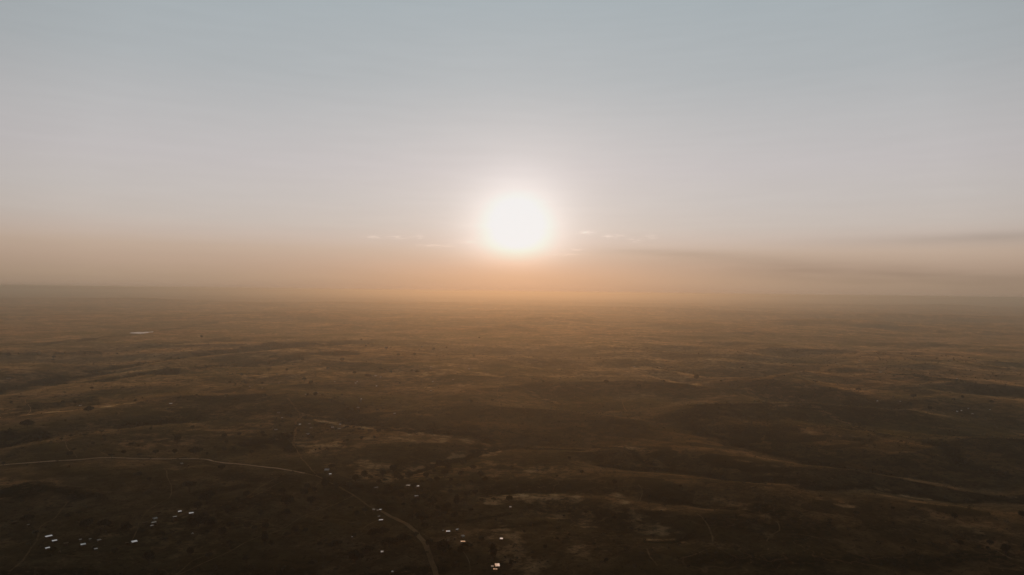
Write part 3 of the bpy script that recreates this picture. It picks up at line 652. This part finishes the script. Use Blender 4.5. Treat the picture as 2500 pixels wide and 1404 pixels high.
def slab(name, A, th, mat, parent):
    """a thin roof sheet from four corners, ribbed across"""
    A = [Vector(a) for a in A]; V = []; F = []; n = 25
    for k in range(n):
        s = k / (n - 1); rib = .035 if k % 2 else 0
        p = A[0].lerp(A[1], s); q = A[3].lerp(A[2], s)
        for w in (p, q): V.append((w.x, w.y, w.z + rib)); 
        for w in (p, q): V.append((w.x, w.y, w.z + rib - th))
    for k in range(n - 1):
        a = 4 * k; b = a + 4
        F += [(a, b, b + 1, a + 1), (a + 2, a + 3, b + 3, b + 2), (a, a + 2, b + 2, b), (a + 1, b + 1, b + 3, a + 3)]
    F += [(0, 1, 3, 2), (4 * n - 4, 4 * n - 2, 4 * n - 1, 4 * n - 3)]
    return mesh_obj(name, V, F, mat, parent)
def house(kind, u, v, wpx, label, yaw=0.0, dep=7.0, group=None, roof=None, wall=None, detail=True):
    p, d = hit(u, v); w = .84 * wpx * d / FPX; a = math.atan2(p.x, p.y)
    z = float(height(np.array([p.x]), np.array([p.y]))[0])
    name = {'shed': 'shed_roof_house', 'gable': 'gabled_house', 'hip': 'hipped_house', 'hut': 'round_hut', 'yard': 'courtyard_house'}[kind]
    e = empty(name, (p.x, p.y, z), -a + R(yaw)); tag(e, label, 'hut' if kind == 'hut' else 'house', group)
    roof = roof or m_zinc; wall = wall or m_mud
    hx = w / 2; hy = dep / 2; hw = 2.7
    if kind == 'hut':
        rr = w / 2; k = 18; V = []; F = []
        for zz, r_ in ((-1.5, rr * .8), (2.0, rr * .8)):
            for i in range(k): V.append((r_ * math.cos(2 * math.pi * i / k), r_ * math.sin(2 * math.pi * i / k), zz))
        for i in range(k): F.append((i, (i + 1) % k, k + (i + 1) % k, k + i))
        mesh_obj('wall', V, F, wall, e)
        V = [(0, 0, 2.0 + rr * .85)]; F = []
        for zz, r_ in ((2.0 + rr * .3, rr * .66), (1.75, rr), (1.6, rr * .97)):
            for i in range(k): V.append((r_ * math.cos(2 * math.pi * i / k), r_ * math.sin(2 * math.pi * i / k), zz))
        for i in range(k):
            j = (i + 1) % k; F.append((0, 1 + i, 1 + j))
            for g in (0, 1): F.append((1 + g * k + i, 1 + (g + 1) * k + i, 1 + (g + 1) * k + j, 1 + g * k + j))
        F.append(tuple(1 + 2 * k + i for i in range(k)))
        mesh_obj('roof', V, F, roof, e)
        boxm('door', -.45, .45, -rr * .8 - .06, -rr * .8 + .25, 0, 1.8, m_wood, e)
        return e
    boxm('wall', -hx + .4, hx - .4, -hy + .4, hy - .4, -1.5, hw, wall, e)
    if kind in ('shed', 'yard'):
        zf, zb = hw + .42, hw + .12 # front edge a little higher: falls away from the viewer
        slab('roof', [(-hx, -hy, zf), (hx, -hy, zf), (hx, hy, zb), (-hx, hy, zb)], .07, roof, e)
    else:
        rz = hw + hy * .32; g = hx if kind == 'gable' else hx - hy * .9
        V = [(-hx, -hy, hw + .02), (hx, -hy, hw + .02), (hx, hy, hw + .02), (-hx, hy, hw + .02), (-g, 0, rz), (g, 0, rz)]
        V += [(x, y, zz - .1) for x, y, zz in V[:4]]
        F = [(0, 1, 5, 4), (2, 3, 4, 5), (1, 2, 5), (3, 0, 4), (1, 0, 6, 7), (2, 1, 7, 8), (3, 2, 8, 9), (0, 3, 9, 6), (6, 9, 8, 7)]
        mesh_obj('roof', V, F, roof, e)
    if kind == 'yard':
        for x0, x1, y0, y1 in ((-hx - 1.5, -hx - 1.1, -hy - 9, -hy - .5), (hx - .6, hx - .2, -hy - 9, -hy - .02), (-hx - 1.1, hx - .6, -hy - 9, -hy - 8.6)):
            boxm('yard_wall', x0, x1, y0, y1, -1, 1.7, m_mud, e)
    if detail:
        y = -hy + .4
        boxm('door', -.5, .5, y - .05, y + .1, 0, 2.05, m_wood, e)
        for sx in (-1, 1):
            cx = sx * (hx - .4) * .55
            f = boxm('window', cx - .5, cx + .5, y - .04, y + .1, 1.0, 2.0, m_wood, e)
            boxm('pane', cx - .4, cx + .4, y - .06, y - .02, 1.1, 1.9, m_glassy, f)
    return e
D_, T_ = m_dull, m_thatch
HOUSES = [
 ('shed',119,1313,13.5,'bright metal-roofed house, upper of the three at the left of the leftmost hamlet',8,7.5,None),
 ('shed',133,1324,10,'bright metal-roofed house just below and right of the upper left one in the leftmost hamlet',6,7,None),
 ('shed',116,1342,9,'bright greenish metal roof at the lower left corner of the leftmost hamlet',10,6,None),
 ('shed',203,1333,10.5,'broad bright roof in the middle right of the leftmost hamlet',6,8,None),
 ('shed',196,1321,5.5,'small dim roof directly above the broad bright one in the leftmost hamlet',5,4,D_),
 ('shed',220,1320,5,'tiny dim roof between the small roof and the pale hipped house in the leftmost hamlet',5,4,D_),
 ('hip',242,1322,8,'pale hipped house with trees around it, right side of the leftmost hamlet',20,6,D_),
 ('shed',234,1344,7,'lone grey roof below the leftmost hamlet',12,5,D_),
 ('hut',145,1349,6,'faint round hut at the bottom of the leftmost hamlet',0,4,T_),
 ('shed',161,1330,10,'brown mud-roofed house in the middle of the leftmost hamlet',5,6,T_),
 ('shed',328,1326,12.5,'single large bright roof at the end of a short path, right of the leftmost hamlet',10,9,None),
 ('shed',310,1329,7,'dark low outbuilding left of the single large bright roof',10,4,T_),
 ('gable',378,1269,9,'white gabled house in the upper left hamlet',25,8,None),
 ('yard',376,1279,11,'low walled enclosure house directly below the white gabled one',12,5,D_),
 ('shed',354,1279,13,'long dim roof left of the walled enclosure in the upper left hamlet',8,4,T_),
 ('shed',371,1287,8,'small dim roof below the walled enclosure',10,4,D_),
 ('shed',439,1252,8,'bright small roof, the upper left of the two brightest in the upper left hamlet',5,7,None),
 ('shed',467,1256,11,'bright roof at the right end of the upper left hamlet',5,8,None),
 ('yard',427,1265,9,'grey corner-shaped house below the small bright roof',10,5,D_),
 ('shed',387,1253,12,'thin dim roof under the trees at the top of the upper left hamlet',6,4,T_),
 ('hut',470,1305,6,'small round hut with a ring of bare earth below the upper left hamlet',0,5,D_),
 ('shed',69,1285,5,'tiny grey roof near the left edge below the broad tree',10,4,D_),
 ('shed',34,1278,10,'thin pale roof close to the left edge',8,4,T_),
 ('shed',444,1134,6,'little roof just below the long dirt road near its bend',0,5,D_),
 ('shed',460,1137,5,'dim roof right of the little one below the long dirt road',0,4,T_),
 ('gable',798,1149.5,11.5,'largest pale grey building standing at the road junction',-14,13,None),
 ('shed',806,1160,7,'small bright flat roof just below the large pale building',2,7,None),
 ('shed',918,1193,12,'long pale brown shed left of the dark thicket',14,4,D_),
 ('yard',996,1188,11,'courtyard homestead with a ring of mud walls',-14,6,D_),
 ('shed',1019,1190,10.5,'long bright roof beside the courtyard homestead, upper of two',12,6.5,None),
 ('shed',1017,1214,10.5,'long bright roof below the courtyard homestead, lower of two',6,6.5,None),
 ('shed',912,1247,7,'grey slanting roof at the left end of the row beside the road',-30,4,D_),
 ('shed',922,1249,5,'short roof in the middle of the row beside the road',-30,3,D_),
 ('shed',928.5,1247.5,6,'white slanted roof at the right end of the row beside the road',-30,5,None),
 ('gable',925,1264,6,'tiny white gabled hut between the roadside row and the long roof',35,4,D_),
 ('shed',930,1273,11.5,'long pale roof with a dark tree in front, left of the curving road',6,5,None),
 ('shed',860,1314,4,'tiny white square roof alone in the field left of the big trees',0,4.5,None),
 ('shed',933,1351,7.5,'single brilliant roof among dark trees near the bottom, left of the road',0,7,None),
 ('shed',1094,1301,11,'long bright roof at the top of the hamlet right of the curving road',5,6,None),
 ('hut',1082,1298,5,'small dim round hut left of the long bright roof',0,4,D_),
 ('hip',1116,1296,5.5,'tiny bright hipped roof at the top right of the hamlet beside the road',-25,6,None),
 ('gable',1130,1312,7,'bright gabled house in the middle of the hamlet right of the road',35,7,None),
 ('shed',1092,1323,12,'dull brown roof under trees at the lower left of the hamlet right of the road',5,6,T_),
 ('shed',1130,1326,13,'dull long roof below the bright gabled house',8,5,D_),
 ('shed',1110,1317,6,'small brown roof between the dull roofs of the hamlet right of the road',5,4,T_),
 ('shed',1224,1319,8,'lone bright roof beside the yellow field right of centre',0,7,None),
 ('shed',1246,1241,6,'lone bright roof under a dark tree on the golden slope',0,7,None),
 ('shed',1214,1384,12.5,'largest bright roof of the trio at the bottom',5,11,None),
 ('shed',1202,1387,6.5,'smaller grey roof touching the left of the largest one at the bottom',5,6,D_),
 ('shed',1209,1394,11,'dim roof just below the pair at the bottom',5,5,D_),
 ('hut',1246,1380,5,'faint round hut among bushes right of the bottom trio',0,4,T_),
 ('shed',958,1400,5,'small pale roof cut by the bottom edge',8,5,D_),
 ('hip',752,1062,8,'pale hipped building below the village on the ridge',20,16,D_),
 ('shed',732,1038,5,'bright spot of a roof beside the track at the left end of the ridge village',0,9,None),
 ('shed',755,1037,7,'dim roof right of the track-side house in the ridge village',5,6,D_),
 ('shed',760,1047,8,'thin pale roof under the two upper ones at the left of the ridge village',5,5,D_),
 ('shed',812,1045,7,'thin bright roof in the centre of the ridge village',3,6,None),
 ('shed',830,1038,4,'small bright roof under trees at the right of the ridge village',0,8,None),
 ('shed',828,1049,8,'dim roof at the lower right of the ridge village',10,5,D_),
 ('shed',674,1051,8,'long pale roof west of the track north of the junction',5,6,D_),
 ('shed',680,1009,9,'faint long roof, highest of those west of the track',5,5,D_),
 ('shed',689,1022,5,'little pale roof between the faint long ones west of the track',5,6,None),
 ('shed',693,1058,7,'dim roof beside the bushes west of the track',5,5,T_),
 ('shed',676,1074,7,'dim roof, lowest of those west of the track',5,5,T_),
 ('shed',417,987,7,'bright roof inside a dark tree patch on the left plain',0,10,None),
 ('shed',196,992,6,'faint roof at the tip of the far left thicket',0,8,D_),
 ('shed',21,925,9,'pale roof near the left edge far out on the plain',0,9,D_),
 ('shed',882,976,4,'isolated bright house in the middle distance above the ridge village',0,12,None),
 ('gable',874,997,6,'pale house with trees just above the ridge village',20,12,D_),
 ('shed',963,1011,7,'pale roof alone beyond the right end of the dark slope',10,8,D_),
 ('shed',1052,956,5,'pale lone house on the central plain right of the smoke',0,10,D_),
 ('shed',1549,897,5,'bright lone roof on the right-hand plain',0,14,None),
]
for h in HOUSES:
    kind, u, v, w, lb, yaw, dep, roof = h
    house(kind, u, v, w, lb, yaw + random.uniform(-2, 2), dep, roof=roof, detail=v > 1120, wall=m_plaster if u in (798, 806, 378, 1130, 1214) else None)
FAR = [('tiny white houses in the distant villages of the centre', 'tiny white roof in the distant villages of the centre',
   [(681,937),(640,949),(817,934),(872,933),(868,937),(929,922),(918,919),(915,918),(919,944),(788,965),(1057,933),(1051,902),(1052,897),(1106,928),(863,791),(894,812),(775,960),(748,965),(610,945),(1145,902)]),
  ('tiny pale houses on the far right plain', 'tiny pale roof on the far right plain', [(2337,1006),(2347,1004),(2364,999),(2417,1002),(2142,981),(2336,926),(2098,882),(2097,905),(2374,1012),(2198,982),(2150,910),(2316,880)])]
for g, lb, pts in FAR:
    for (u, v) in pts: house('shed', u, v, random.uniform(2.6, 4.4) + (1.5 if g[11] == 'p' else 0), lb, random.uniform(-20, 20), random.uniform(8, 12), group=g, roof=random.choice([m_zinc, m_zinc, m_dull]), detail=False)

# ------------------------------------------------------------------ smoke
m_smoke = bpy.data.materials.new('thin_smoke'); m_smoke.use_nodes = True; t = m_smoke.node_tree; t.nodes.clear()
pv = t.nodes.new('ShaderNodeVolumePrincipled'); pv.inputs['Color'].default_value = (.99, .93, .77, 1); pv.inputs['Density'].default_value = 6.5e-5; pv.inputs['Anisotropy'].default_value = .7
out = t.nodes.new('ShaderNodeOutputMaterial'); t.links.new(pv.outputs[0], out.inputs['Volume'])
def smoke(u, v, hgt, lean, spread, label):
    p, d = hit(u, v); V = []; F = []; k = 12; n = 9
    for i in range(n):
        s = i / (n - 1); r_ = 1.2 + spread * s ** 1.3; cx = lean * s ** 1.5 + 2 * math.sin(s * 7); cz = 1 + hgt * s
        for j in range(k):
            a = 2 * math.pi * j / k; rr = r_ * (1 + .25 * math.sin(3 * a + 5 * s)) * (1 if i < n - 1 else .3)
            V.append((cx + rr * math.cos(a), rr * math.sin(a), cz))
    for i in range(n - 1):
        for j in range(k): F.append((i * k + j, i * k + (j + 1) % k, (i + 1) * k + (j + 1) % k, (i + 1) * k + j))
    F.append(tuple(range(k))[::-1]); F.append(tuple((n - 1) * k + j for j in range(k)))
    o = mesh_obj('smoke', V, F, m_smoke); o.location = p
    tag(o, label, 'smoke', kind='stuff')
smoke(968, 925, 42, -26, 6, 'thin white smoke rising and leaning left above the central village')
smoke(393, 928, 60, 10, 7, 'faint smoke column rising from the left plain by the wooded stream')
smoke(323, 857, 45, -14, 7, 'small wisp of smoke on the far left plain below the pond')
